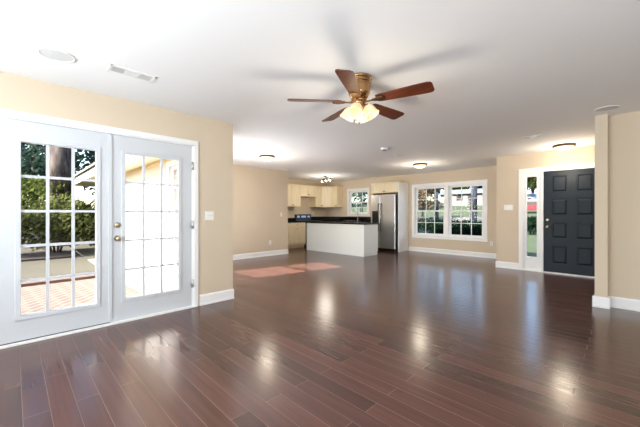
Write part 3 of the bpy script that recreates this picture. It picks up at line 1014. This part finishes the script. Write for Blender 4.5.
b = MB(); b.path([(0.012, 0, 0.06), (0.05, 0, 0.09)], 0.006); b.build('lever', M['steel'], root, world=False)
plate('white outlet on the backsplash right of the range', 'outlet', 'wall_outlet', (XK, 8.18, 1.2), (1, 0, 0), 1, 'outlet')

# range
rg = thing('kitchen_range', 'black and stainless electric range against the kitchen wall', 'stove', (XK, 7.61, 0))
ry0, ry1 = 7.232, 7.996
b = MB(); b.box(XK + 0.012, -7.93, ry0, ry1, 0.0, 0.90); b.build('oven_body', M['black'], rg, bevel=0.004)
b = MB(); b.box(XK + 0.012, -7.90, ry0, ry1, 0.90, 0.92); b.build('cooktop', M['black'], rg, bevel=0.004)
for yy, xx, r in ((7.42, -8.08, 0.09), (7.80, -8.08, 0.075), (7.42, -8.34, 0.075), (7.80, -8.34, 0.09)):
    b = MB(); b.lathe([(r, 0.9205), (r, 0.922), (r - 0.012, 0.922), (r - 0.012, 0.9205)], (xx, yy, 0), 28); b.build('burner', M['steel_dark'], rg)
b = MB(); b.prism([(XK + 0.012, 0.92), (XK + 0.10, 0.92), (XK + 0.07, 1.12), (XK + 0.055, 1.15), (XK + 0.012, 1.15)][::-1], 'y', ry0, ry1)
cp = b.build('control_panel', M['black'], rg)
b = MB()
def pz_(z, o=0.002): return XK + 0.10 - 0.03 * (z - 0.92) / 0.2 + o
for (ya_, yb_) in ((7.30, 7.42), (7.50, 7.73), (7.81, 7.93)):
    b.add([(pz_(1.03), ya_, 1.03), (pz_(1.03), yb_, 1.03), (pz_(1.10), yb_, 1.10), (pz_(1.10), ya_, 1.10)], [(0, 1, 2, 3)])
b.build('display', M['display'], cp)
b = MB(); b.box(-7.93, -7.905, ry0 + 0.02, ry1 - 0.02, 0.20, 0.80); od = b.build('oven_door', M['steel'], rg, bevel=0.004)
b = MB(); b.path([(-7.91, ry0 + 0.08, 0.77), (-7.87, ry0 + 0.08, 0.77), (-7.87, ry1 - 0.08, 0.77), (-7.91, ry1 - 0.08, 0.77)], 0.01); b.build('handle', M['steel'], od)
b = MB(); b.box(-7.905, -7.902, ry0 + 0.12, ry1 - 0.12, 0.35, 0.65); b.build('oven_glass', M['black'], od)
b = MB(); b.box(-7.93, -7.908, ry0 + 0.02, ry1 - 0.02, 0.04, 0.18); b.build('lower_drawer', M['steel'], rg, bevel=0.004)
# maple side panel to the right of the range opening under the cabinet (tall tan end)
# ------------------------------------------------------------------ island
IX0, IX1, IY0, IY1 = -7.36, -5.06, 6.75, 7.39
isl = thing('kitchen_island', 'long white panelled kitchen island', 'kitchen island', ((IX0 + IX1) / 2, (IY0 + IY1) / 2, 0))
b = MB(); b.box(IX0, IX1 - 0.001, IY0 + 0.001, IY1, 0.0, 0.875); b.build('cabinet_body', M['island'], isl, bevel=0.003)
b = MB(); b.box(IX0 + 0.02, IX1 + 0.008, IY0 - 0.008, IY0 + 0.001, 0.0, 0.09)
b.box(IX1 - 0.001, IX1 + 0.008, IY0 - 0.008, IY1 - 0.06, 0.0, 0.09); b.build('base_trim', M['island'], isl)
b = MB(); b.box(IX1 - 0.001, IX1 + 0.010, IY0 - 0.010, IY0 + 0.035, 0.09, 0.874); b.build('corner_post', M['island'], isl)
b = MB(); b.box(IX1 - 0.06, IX1 + 0.002, IY1, IY1 + 0.02, 0.10, 0.86); b.box(IX1 - 0.3, IX1 - 0.06, IY1, IY1 + 0.02, 0.10, 0.86)
b.build('door', M['maple'], isl)
b = MB(); b.box(IX0 - 0.05, IX1 + 0.035, IY0 - 0.035, IY1 + 0.05, 0.875, 0.915)
tag(b.build('island_countertop', M['granite'], bevel=0.005), 'black granite countertop on the white island', 'countertop')

# ------------------------------------------------------------------ refrigerator and its surround
fx0, fx1, fy = -5.87, -4.985, 8.20
fr = thing('refrigerator', 'stainless side-by-side refrigerator with ice dispenser', 'refrigerator', ((fx0 + fx1) / 2, fy + 0.35, 0))
fz0, fz1 = 0.09, 1.775
xs_ = fx0 + 0.36
b = MB(); b.box(fx0 + 0.005, fx1 - 0.005, fy + 0.07, YB - 0.02, 0.0, fz1 - 0.015); b.build('cabinet_body', M['steel_dark'], fr, bevel=0.004)
b = MB(); b.box(fx0, xs_ - 0.004, fy, fy + 0.07, fz0, fz1); ld = b.build('freezer_door', M['steel'], fr, bevel=0.012)
b = MB(); b.box(xs_ + 0.004, fx1, fy, fy + 0.07, fz0, fz1); rd = b.build('fridge_door', M['steel'], fr, bevel=0.012)
for (dd, hx) in ((ld, xs_ - 0.045), (rd, xs_ + 0.045)):
    b = MB(); b.path([(hx, fy + 0.005, 0.62), (hx, fy - 0.05, 0.66), (hx, fy - 0.05, 1.46), (hx, fy + 0.005, 1.50)], 0.013, n=10)
    b.build('handle', M['steel_dark'], dd, label='long vertical handle')
b = MB(); b.box(fx0 + 0.06, xs_ - 0.09, fy - 0.008, fy + 0.004, 0.88, 1.26); ds = b.build('ice_dispenser', M['black'], ld, bevel=0.003, label='black ice and water dispenser')
b = MB(); b.box(fx0 + 0.085, xs_ - 0.115, fy - 0.010, fy - 0.006, 1.18, 1.24); b.build('control_strip', M['steel_dark'], ds)
b = MB(); b.box(fx0 + 0.085, xs_ - 0.115, fy - 0.02, fy - 0.006, 0.89, 0.91); b.build('drip_tray', M['steel_dark'], ds)
b = MB(); b.box(fx0 + 0.01, fx1 - 0.01, fy + 0.02, fy + 0.07, 0.005, fz0 - 0.008)
b.build('toe_grille', M['black'], fr)

root = thing('refrigerator_cabinet', 'tall cream panel surround and two-door cabinet above the refrigerator', 'cabinet', (-5.4, YB, 0))
pz1 = 2.13
b = MB(); b.box(-4.945, -4.92, 8.31, YB - .004, 0.0, pz1); b.build('side_panel', M['trim'], root)
b = MB(); b.box(-5.925, -5.90, 8.31, YB - .004, 0.0, pz1); b.build('side_panel', M['maple'], root)
b = MB(); b.box(-5.90, -4.945, 8.33, YB - .004, 1.83, pz1); b.build('cabinet_body', M['maple_in'], root)
b = MB(); b.box(-5.94, -4.905, 8.29, YB - .004, pz1, pz1 + 0.03); b.build('top_moulding', M['maple'], root)
cab_front(root, 'door', 'y', 8.33, -5.90, -5.425, 1.83, pz1, -1, M['maple'], (-5.455, 1.88))
cab_front(root, 'door', 'y', 8.33, -5.425, -4.945, 1.83, pz1, -1, M['maple'], (-5.395, 1.88))
b = MB(); b.box(-4.92, -4.912, 8.31, YB - .004, 0, 0.09); b.build('base_trim', M['trim'], root)

# ------------------------------------------------------------------ outside: wing, patio, garden
GZ = -0.10
mb = MB()
y0, y1 = YW - T, YW - 0.03
wall_y(mb, y0, y1, -10.5, XL - T, [DW])
mb.box(-10.5, -10.38, y1, 9.0, 0, H)
mb.box(-10.5, XL - T, y0, y1, GZ - 0.1, 0)
# vertical grooves as thin battens of the grooved siding
x = -10.45
while x < XL - T - 0.02:
    for (za, zc) in ([(-0.1, DW[2] - 0.1), (DW[3] + 0.1, 2.2)] if DW[0] - 0.1 < x < DW[1] + 0.1 else [(-0.1, 2.2)]):
        mb.box(x, x + 0.085, y0 - 0.010, y0, za, zc)
    x += 0.1
struct(mb.build('wall_wing', M['siding']))
mb = MB()
mb.box(-14.0, XL - T - 0.02, YW - 0.65, YW - T, 2.20, 2.24)
mb.box(-14.0, -10.5, YW - T, 6.0, 2.20, 2.24)
struct(mb.build('soffit', M['soffit']))
mb = MB(); mb.box(-14.03, XL - T - 0.02, YW - 0.68, YW - 0.65, 2.17, 2.38); mb.box(-14.03, -14.0, YW - 0.68, 6.0, 2.17, 2.38)
struct(mb.build('trim_5', M['siding']))
mb = MB(); mb.box(-10.5, XL - T - 0.03, y0 - 0.03, y0, 2.12, 2.20)
struct(mb.build('trim_6', M['soffit']))
# roofs
mb = MB()
mb.prism([(YW - 0.75, 2.38), (4.5, 3.6), (9.3, 2.56), (9.3, 2.6), (4.5, 3.7), (YW - 0.75, 2.44)], 'x', -14.05, -4.0)
struct(mb.build('roof_wing', M['roof']))
mb = MB()
mb.prism([(-4.6, 2.57), (-1.0, 3.9), (2.8, 2.57)], 'y', -3.0, YF + 0.5)
struct(mb.build('roof_main', M['roof']))
root = thing('porch_post', 'white square post under the far porch eave', 'post', (-11.2, YW - 0.3, GZ))
b = MB(); b.box(-11.26, -11.14, YW - 0.36, YW - 0.24, GZ, 2.20); b.build('post', M['siding'], root)
b = MB(); b.box(-11.29, -11.11, YW - 0.39, YW - 0.21, GZ, GZ + 0.12); b.build('post_base', M['siding'], root)

mb = MB(); mb.box(-7.45, XL - T, -8, YW - T - 0.55, GZ - 0.1, GZ)
struct(mb.build('patio', M['paver']))
mb = MB(); mb.box(-10.5, XL - T, YW - T - 0.55, YW - T, GZ - 0.1, GZ + 0.015)
struct(mb.build('walkway', M['concrete']))
mb = MB(); mb.box(-7.62, -7.45, -8, YW - T - 0.55, GZ - 0.1, GZ + 0.05)
struct(mb.build('patio_edging', M['edging']))
mb = MB()
n = 26
for i in range(n):
    for j in range(n): pass
xs_ = [-7.62, -10.5, -15, -22, -40, -90]
zs_ = [GZ - 0.02, GZ, GZ + 0.1, 0.3, 0.8, 1.5]
vs, fs = [], []
for x, z in zip(xs_, zs_):
    for y in (-60, 1.45): vs.append((x, y, z))
for k in range(5): fs.append((2 * k, 2 * k + 1, 2 * k + 3, 2 * k + 2))
mb.add(vs, fs)
mb.add([(-90, 1.45, 1.5), (-14.5, 1.45, 0.05), (-10.5, 1.45, -0.1), (-10.5, 12, -0.1), (-14.5, 12, 0.05), (-90, 12, 1.5)], [(0, 1, 4, 5), (1, 2, 3, 4)])
struct(mb.build('ground_lawn', M['grass']))
mb = MB(); mb.box(-15.2, -11.2, -9, 1.2, GZ, GZ + 0.07)
struct(mb.build('ground_bed', M['mulch']))
root = thing('hose_bib', 'small metal hose tap low on the white siding', 'tap', (-8.4, y0, 0.12))
b = MB(); b.tube((0, -0.01, 0), (0, -0.10, 0), 0.012, n=8); b.tube((0, -0.09, 0), (0, -0.12, -0.05), 0.012, n=8); b.build('spout', M['steel_dark'], root, world=False)
b = MB(); b.lathe([(0, 0.0), (0.035, 0.0), (0.035, 0.012), (0, 0.012)], (0, -0.07, 0.04), 12); b.tube((0, -0.07, 0), (0, -0.07, 0.045), 0.006, n=6); b.build('valve_wheel', M['steel_dark'], root, world=False)

def foliage(blobs, n, size, seed, flat=0.0, shell=0.55):
    rnd = random.Random(seed)
    mb = MB()
    vs, fs = [], []
    tot = sum(b[3] * b[4] * b[5] for b in blobs) or 1
    for (cx, cy, cz, rx, ry, rz) in blobs:
        m = max(8, int(n * rx * ry * rz / tot))
        for _ in range(m):
            while True:
                p = Vector((rnd.uniform(-1, 1), rnd.uniform(-1, 1), rnd.uniform(-1, 1)))
                if shell < p.length <= 1 or (p.length <= 1 and rnd.random() < 0.25): break
            c = Vector((cx + p.x * rx, cy + p.y * ry, cz + p.z * rz))
            a = Vector((rnd.gauss(0, 1), rnd.gauss(0, 1), rnd.gauss(0, 1))).normalized()
            d = a.orthogonal().normalized(); e = a.cross(d)
            s = size * rnd.uniform(0.6, 1.3)
            k = len(vs)
            vs += [tuple(c - d * s), tuple(c - e * s * 0.45), tuple(c + d * s), tuple(c + e * s * 0.45)]
            fs.append((k, k + 1, k + 2, k + 3))
    mb.add(vs, fs)
    return mb

def shrub(name, label, cat, loc, r, h, n, size, seed, m, group=None, trunk_m='bark', stems=4):
    root = thing(name, label, cat, loc, 0, group)
    rnd = random.Random(seed)
    blobs = [(rnd.uniform(-.5, .5) * r, rnd.uniform(-.5, .5) * r, h * rnd.uniform(.35, .68), r * rnd.uniform(.5, .72), r * rnd.uniform(.5, .72), h * rnd.uniform(.26, .34)) for _ in range(8)]
    foliage(blobs, n, size, seed).build('foliage', m, root, world=False)
    b = MB()
    for k in range(stems):
        a = 2 * math.pi * k / stems + seed
        b.tube((0.08 * math.cos(a), 0.08 * math.sin(a), 0), (r * .45 * math.cos(a), r * .45 * math.sin(a), h * .6), 0.035, 0.012, 7)
    b.build('stems', M[trunk_m], root, world=False)
    return root

# garden shrubs seen through the left french door
gs = 'shrubs beyond the patio'
shrub('garden_shrub', 'bushy shrub at the left edge of the left french door view', 'shrub', (-12.4, -0.75, GZ), 1.05, 2.2, 3600, 0.07, 3, M['leaf_hedge'], gs)
shrub('garden_shrub', 'bushy green shrub in front of the tall pine trunk', 'shrub', (-12.6, 0.95, GZ), 0.95, 2.0, 3200, 0.07, 5, M['leaf_hedge'], gs)
shrub('garden_shrub', 'bushy shrub under the porch eave corner', 'shrub', (-13.6, 2.1, GZ), 1.2, 2.0, 3600, 0.07, 8, M['leaf_hedge'], gs)
shrub('garden_shrub', 'light green rounded shrub behind the first bushes', 'shrub', (-15.5, 0.1, GZ), 1.4, 2.9, 3600, 0.09, 11, M['leaf_bush'], gs)

def tree(name, label, loc, h, tr, crown, n, size, seed, m, bark='bark', group=None, lean=0.0):
    root = thing(name, label, 'tree', loc, 0, group)
    b = MB()
    rnd = random.Random(seed)
    segs = 6
    p = [Vector((lean * h * i / segs + rnd.uniform(-.05, .05) * tr * 3, rnd.uniform(-.05, .05) * tr * 3, -0.3 + (h + .3) * i / segs)) for i in range(segs + 1)]
    for i in range(segs):
        b.tube(p[i], p[i + 1], tr * (1 - 0.11 * i), tr * (1 - 0.11 * (i + 1)), 14)
    for k in range(5):
        a = rnd.uniform(0, 6.28); z = h * rnd.uniform(.5, .9)
        c = Vector((lean * z, 0, z))
        b.tube(c, c + Vector((math.cos(a) * crown[0] * .6, math.sin(a) * crown[0] * .6, h * .12)), tr * .3, tr * .1, 8)
    b.build('trunk', M[bark], root, world=False)
    bl = []
    r, z0, z1 = crown
    for _ in range(14):
        a = rnd.uniform(0, 6.28); q = r * math.sqrt(rnd.random()) * .75
        bl.append((q * math.cos(a), q * math.sin(a), rnd.uniform(z0, z1), r * rnd.uniform(.3, .5), r * rnd.uniform(.3, .5), (z1 - z0) * rnd.uniform(.12, .22)))
    foliage(bl, n, size, seed + 1).build('foliage', m, root, world=False)
    return root

gt = 'trees beyond the left garden'
tree('pine_tree', 'tall thick pine trunk in the middle of the left french door view', (-15.0, 1.27, 0), 13, 0.44, (3.4, 7.5, 13), 3500, 0.22, 21, M['leaf_pine'], group=gt)
P1 = tree('garden_tree', 'leafy tree at the far left of the garden', (-20, -3.4, 0.2), 9, 0.16, (3.2, 2.5, 9), 5200, 0.17, 31, M['leaf_pine'], group=gt)
dup(P1, (-25, 0.9, 0.3), 'leafy tree right behind the thick pine', R(70))
dup(P1, (-20.5, 4.6, 0.3), 'leafy tree behind the porch eave corner', R(140), scale=(0.9, 0.9, 0.75))
dup(P1, (-31, -6.5, 0.5), 'distant leafy tree at the left end of the garden', R(200), scale=(1.2, 1.2, 1.1))
dup(P1, (-36, 0.5, 0.5), 'distant leafy tree left behind the thick pine', R(250), scale=(1.2, 1.2, 1.15))
dup(P1, (-31, 8.0, 0.5), 'distant leafy tree beyond the porch roof', R(300), scale=(1.2, 1.2, 1.1))

# ------------------------------------------------------------------ outside: front yard (rises away from the house)
prof = [(7.67, -0.30), (14, -0.30), (22, 0.0), (30, 0.35), (36, 0.75), (44, 1.2), (60, 2.5), (75, 3.5), (95, 4.8), (180, 9)]
def gz(y):
    for (a, za), (c, zc) in zip(prof, prof[1:]):
        if a <= y <= c: return za + (zc - za) * (y - a) / (c - a)
    return prof[-1][1]
mb = MB()
vs, fs = [], []
for (y, z) in prof:
    xa = -130
    vs += [(xa, max(y, 9.06) if y < 9 else y, z), (-1.88, y if y > 9 else 9.06, z), (90, y if y > 9 else 9.06, z)]
for k in range(len(prof) - 1):
    for j in (0, 1): fs.append((3 * k + j, 3 * k + j + 1, 3 * k + j + 4, 3 * k + j + 3))
mb.add(vs, fs)
struct(mb.build('ground_front', M['grass_front']))
mb = MB(); mb.box(-1.88, 3.0, YF + T, 9.06, -0.32, -0.28)
struct(mb.build('ground_walk', M['concrete']))
mb = MB()
mb.add([(-120, 31, gz(31) + .03), (80, 31, gz(31) + .03), (80, 36, gz(36) + .03), (-120, 36, gz(36) + .03)], [(0, 1, 2, 3)])
struct(mb.build('ground_street', M['asphalt']))

gh = 'dark hedge shrubs under the front windows'
def hedge(x0, x1, y0, y1, z0, z1, n, size, seed, m, name, label, cat='hedge', group=None):
    root = thing(name, label, cat, ((x0 + x1) / 2, (y0 + y1) / 2, z0), 0, group)
    rnd = random.Random(seed)
    hx, hy, hz = (x1 - x0) / 2, (y1 - y0) / 2, z1 - z0
    bl = [(rnd.uniform(-1, 1) * hx * .6, rnd.uniform(-.3, .3) * hy, hz * rnd.uniform(.35, .6), hx * .5, hy * .8, hz * .38) for _ in range(7)]
    foliage(bl, n, size, seed, shell=0.4).build('foliage', m, root, world=False)
    b = MB()
    for k in range(4):
        xx = hx * (-.6 + .4 * k); b.tube((xx, 0, 0), (xx + .05, 0.03, hz * .6), 0.03, 0.012, 7)
    b.build('stems', M['bark'], root, world=False)
    return root
for k, (xa, xb, nm) in enumerate(((-6.8, -5.2, 'leftmost'), (-5.2, -3.9, 'second'), (-3.9, -3.1, 'third'))):
    hedge(xa - .15, xb + .15, 10.2, 11.4, -0.3, 0.93, 2200, 0.055, 40 + k, M['leaf_dark'], 'hedge_shrub', nm + ' dark green hedge shrub below the large double window, from the left', 'shrub', gh)
for k, (xa, lb) in enumerate(((-5.5, 'pale twiggy plant in the lower left window pane'), (-4.5, 'pale twiggy plant in the lower middle of the double window'), (-3.3, 'pale twiggy plant in the lower right window pane'))):
    hedge(xa, xa + 1.0, 9.6, 10.0, -0.3, 0.72, 190, 0.04, 60 + k, M['leaf_twig'], 'twiggy_plant', lb, 'plant', 'pale twiggy plants')
hedge(-14, -9, 17, 18.4, gz(17.5), gz(17.5) + 1.25, 3000, 0.09, 71, M['leaf_dark'], 'lawn_hedge', 'mid green hedge on the lawn seen in the left window')
hedge(-9.5, -4.5, 17, 18.4, gz(17.5), gz(17.5) + 1.15, 3000, 0.09, 72, M['leaf_dark'], 'lawn_hedge', 'mid green hedge on the lawn seen in the right window')
shrub('clipped_shrub', 'round dark shrub on the lawn seen through the sidelight', 'shrub', (-3.85, 21, gz(21)), 0.62, 1.3, 2400, 0.06, 81, M['leaf_dark'])

gf = 'trees across the front yard'
A = tree('front_tree', 'bright green tree at the left of the large double window view', (-29, 46, gz(46)), 11, 0.22, (4.5, 2.0, 11), 5200, 0.26, 91, M['leaf_oak'], group=gf)
dup(A, (-30, 86, gz(86)), 'green tree above the roof of the house across the street', R(60))
dup(A, (-42, 86, gz(86)), 'green tree behind the left end of the house across the street', R(130), scale=(1.3, 1.3, 1.2))
dup(A, (-21.5, 96, gz(95)), 'green tree behind the right end of the house across the street', R(170), scale=(1.3, 1.3, 1.2))
dup(A, (-40, 66, gz(66)), 'distant green tree left of the house across the street', R(210), scale=(1.3, 1.3, 1.1))
dup(A, (-58, 60, gz(60)), 'green tree seen through the kitchen window', R(300), scale=(1.3, 1.3, 1.3))
dup(A, (-19, 104, gz(104)), 'yellow-green tree above the cars in the sidelight view', R(20), scale=(1.5, 1.5, 1.3))
for k, (tx, ty, lb) in enumerate(((-52, 84, 'left of the neighbour roof, first in the back row'), (-60, 92, 'at the far left of the back row'), (-33, 98, 'behind the neighbour roof, in the back row'),
        (-26, 78, 'close behind the neighbour house'), (-36, 79, 'close behind the left part of the neighbour house'), (-48, 74, 'left of the neighbour house, before the back row'),
        (-72, 84, 'far off in the kitchen window view'), (-66, 72, 'before the far trees in the kitchen window view'), (-20, 80, 'behind the right end of the neighbour house'), (-15.2, 84, 'nearer one above the cars in the sidelight view'))):
    dup(A, (tx, ty, gz(ty)), 'green tree ' + lb, R(35 * k), scale=(1.25, 1.25, 1.1 + 0.05 * (k % 3)))
B = tree('dogwood_tree', 'pinkish tree in the left half of the large double window', (-15.0, 30, gz(30)), 4.6, 0.12, (2.2, 1.2, 4.6), 1500, 0.16, 95, M['leaf_pink'], group='ornamental trees across the street')
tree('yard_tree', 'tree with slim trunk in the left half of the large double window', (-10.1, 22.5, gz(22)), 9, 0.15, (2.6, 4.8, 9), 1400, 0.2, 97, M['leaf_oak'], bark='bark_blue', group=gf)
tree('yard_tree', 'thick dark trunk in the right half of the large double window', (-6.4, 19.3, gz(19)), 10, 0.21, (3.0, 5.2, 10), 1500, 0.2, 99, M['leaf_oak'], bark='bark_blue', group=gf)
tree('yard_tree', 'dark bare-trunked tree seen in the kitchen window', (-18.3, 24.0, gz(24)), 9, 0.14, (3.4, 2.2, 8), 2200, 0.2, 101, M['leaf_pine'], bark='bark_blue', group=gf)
hedge(-17.5, -13.0, 17, 18.6, gz(17.5), gz(17.5) + 1.6, 2600, 0.09, 73, M['leaf_hedge'], 'lawn_hedge', 'green hedge seen at the bottom of the kitchen window')

# house across the street
hs = thing('neighbor_house', 'low pale house with a light roof across the street', 'house', (-23.5, 66, gz(66)))
hz0 = gz(66)
b = MB(); b.box(-28, -15.8, 64, 74, hz0 - 1, hz0 + 2.25); b.build('wall', M['house'], hs)
b = MB()
b.prism([(63.3, 2.2 + hz0), (69, 3.5 + hz0), (74.7, 2.2 + hz0)], 'x', -28.6, -15.2); b.build('roof', M['pale_roof'], hs)
for (xa, xb, z0_, z1_) in ((-27, -25.5, 0.9, 2.0), (-24.6, -23.4, 0.9, 2.0), (-19.5, -17.5, 0.9, 2.0)):
    b = MB(); b.box(xa, xb, 63.95, 64.0, hz0 + z0_, hz0 + z1_); b.build('window', M['dark_glass'], hs)
b = MB(); b.box(-22.4, -21.4, 63.94, 64.0, hz0, hz0 + 2.05); b.build('door', M['dark_glass'], hs)

def car(label, loc, rz, paint, h=1.45, L=4.5):
    root = thing('parked_car', label, 'car', loc, rz, 'cars parked across the street')
    b = MB()
    pr = [(-L / 2, 0.35), (-L / 2 + .05, 0.75), (-L / 2 + .35, 0.88), (-L * .32, 0.93), (-L * .2, h - .05), (-L * .08, h), (L * .12, h), (L * .25, 0.97), (L / 2 - .25, 0.86), (L / 2, 0.65), (L / 2, 0.35)]
    b.prism([(p[0], p[1]) for p in pr], 'y', -0.85, 0.85); b.build('body', M[paint], root, world=False, bevel=0.06)
    b = MB(); b.prism([(-L * .285, 0.95), (-L * .19, h - .09), (L * .11, h - .09), (L * .215, 0.97)], 'y', -0.865, 0.865); b.build('windows', M['dark_glass'], root, world=False)
    for sx in (-L * .31, L * .31):
        for sy in (-0.8, 0.8):
            b = MB(); b.tube((sx, sy - .1, .33), (sx, sy + .1, .33), .33, n=20); b.build('wheel', M['tyre'], root, world=False)
car('red car parked on the rise, seen through the sidelight', (-8.1, 44, gz(44) + .02), 0.15, 'car_red')
car('blue car parked uphill behind the red one, in the sidelight view', (-14.3, 78, gz(78) + .02), 0.0, 'car_blue', 1.75, 5.0)
car('white car parked between the blue and red cars', (-11.2, 58, gz(58) + .02), 0.1, 'car_white', 1.4, 4.4)
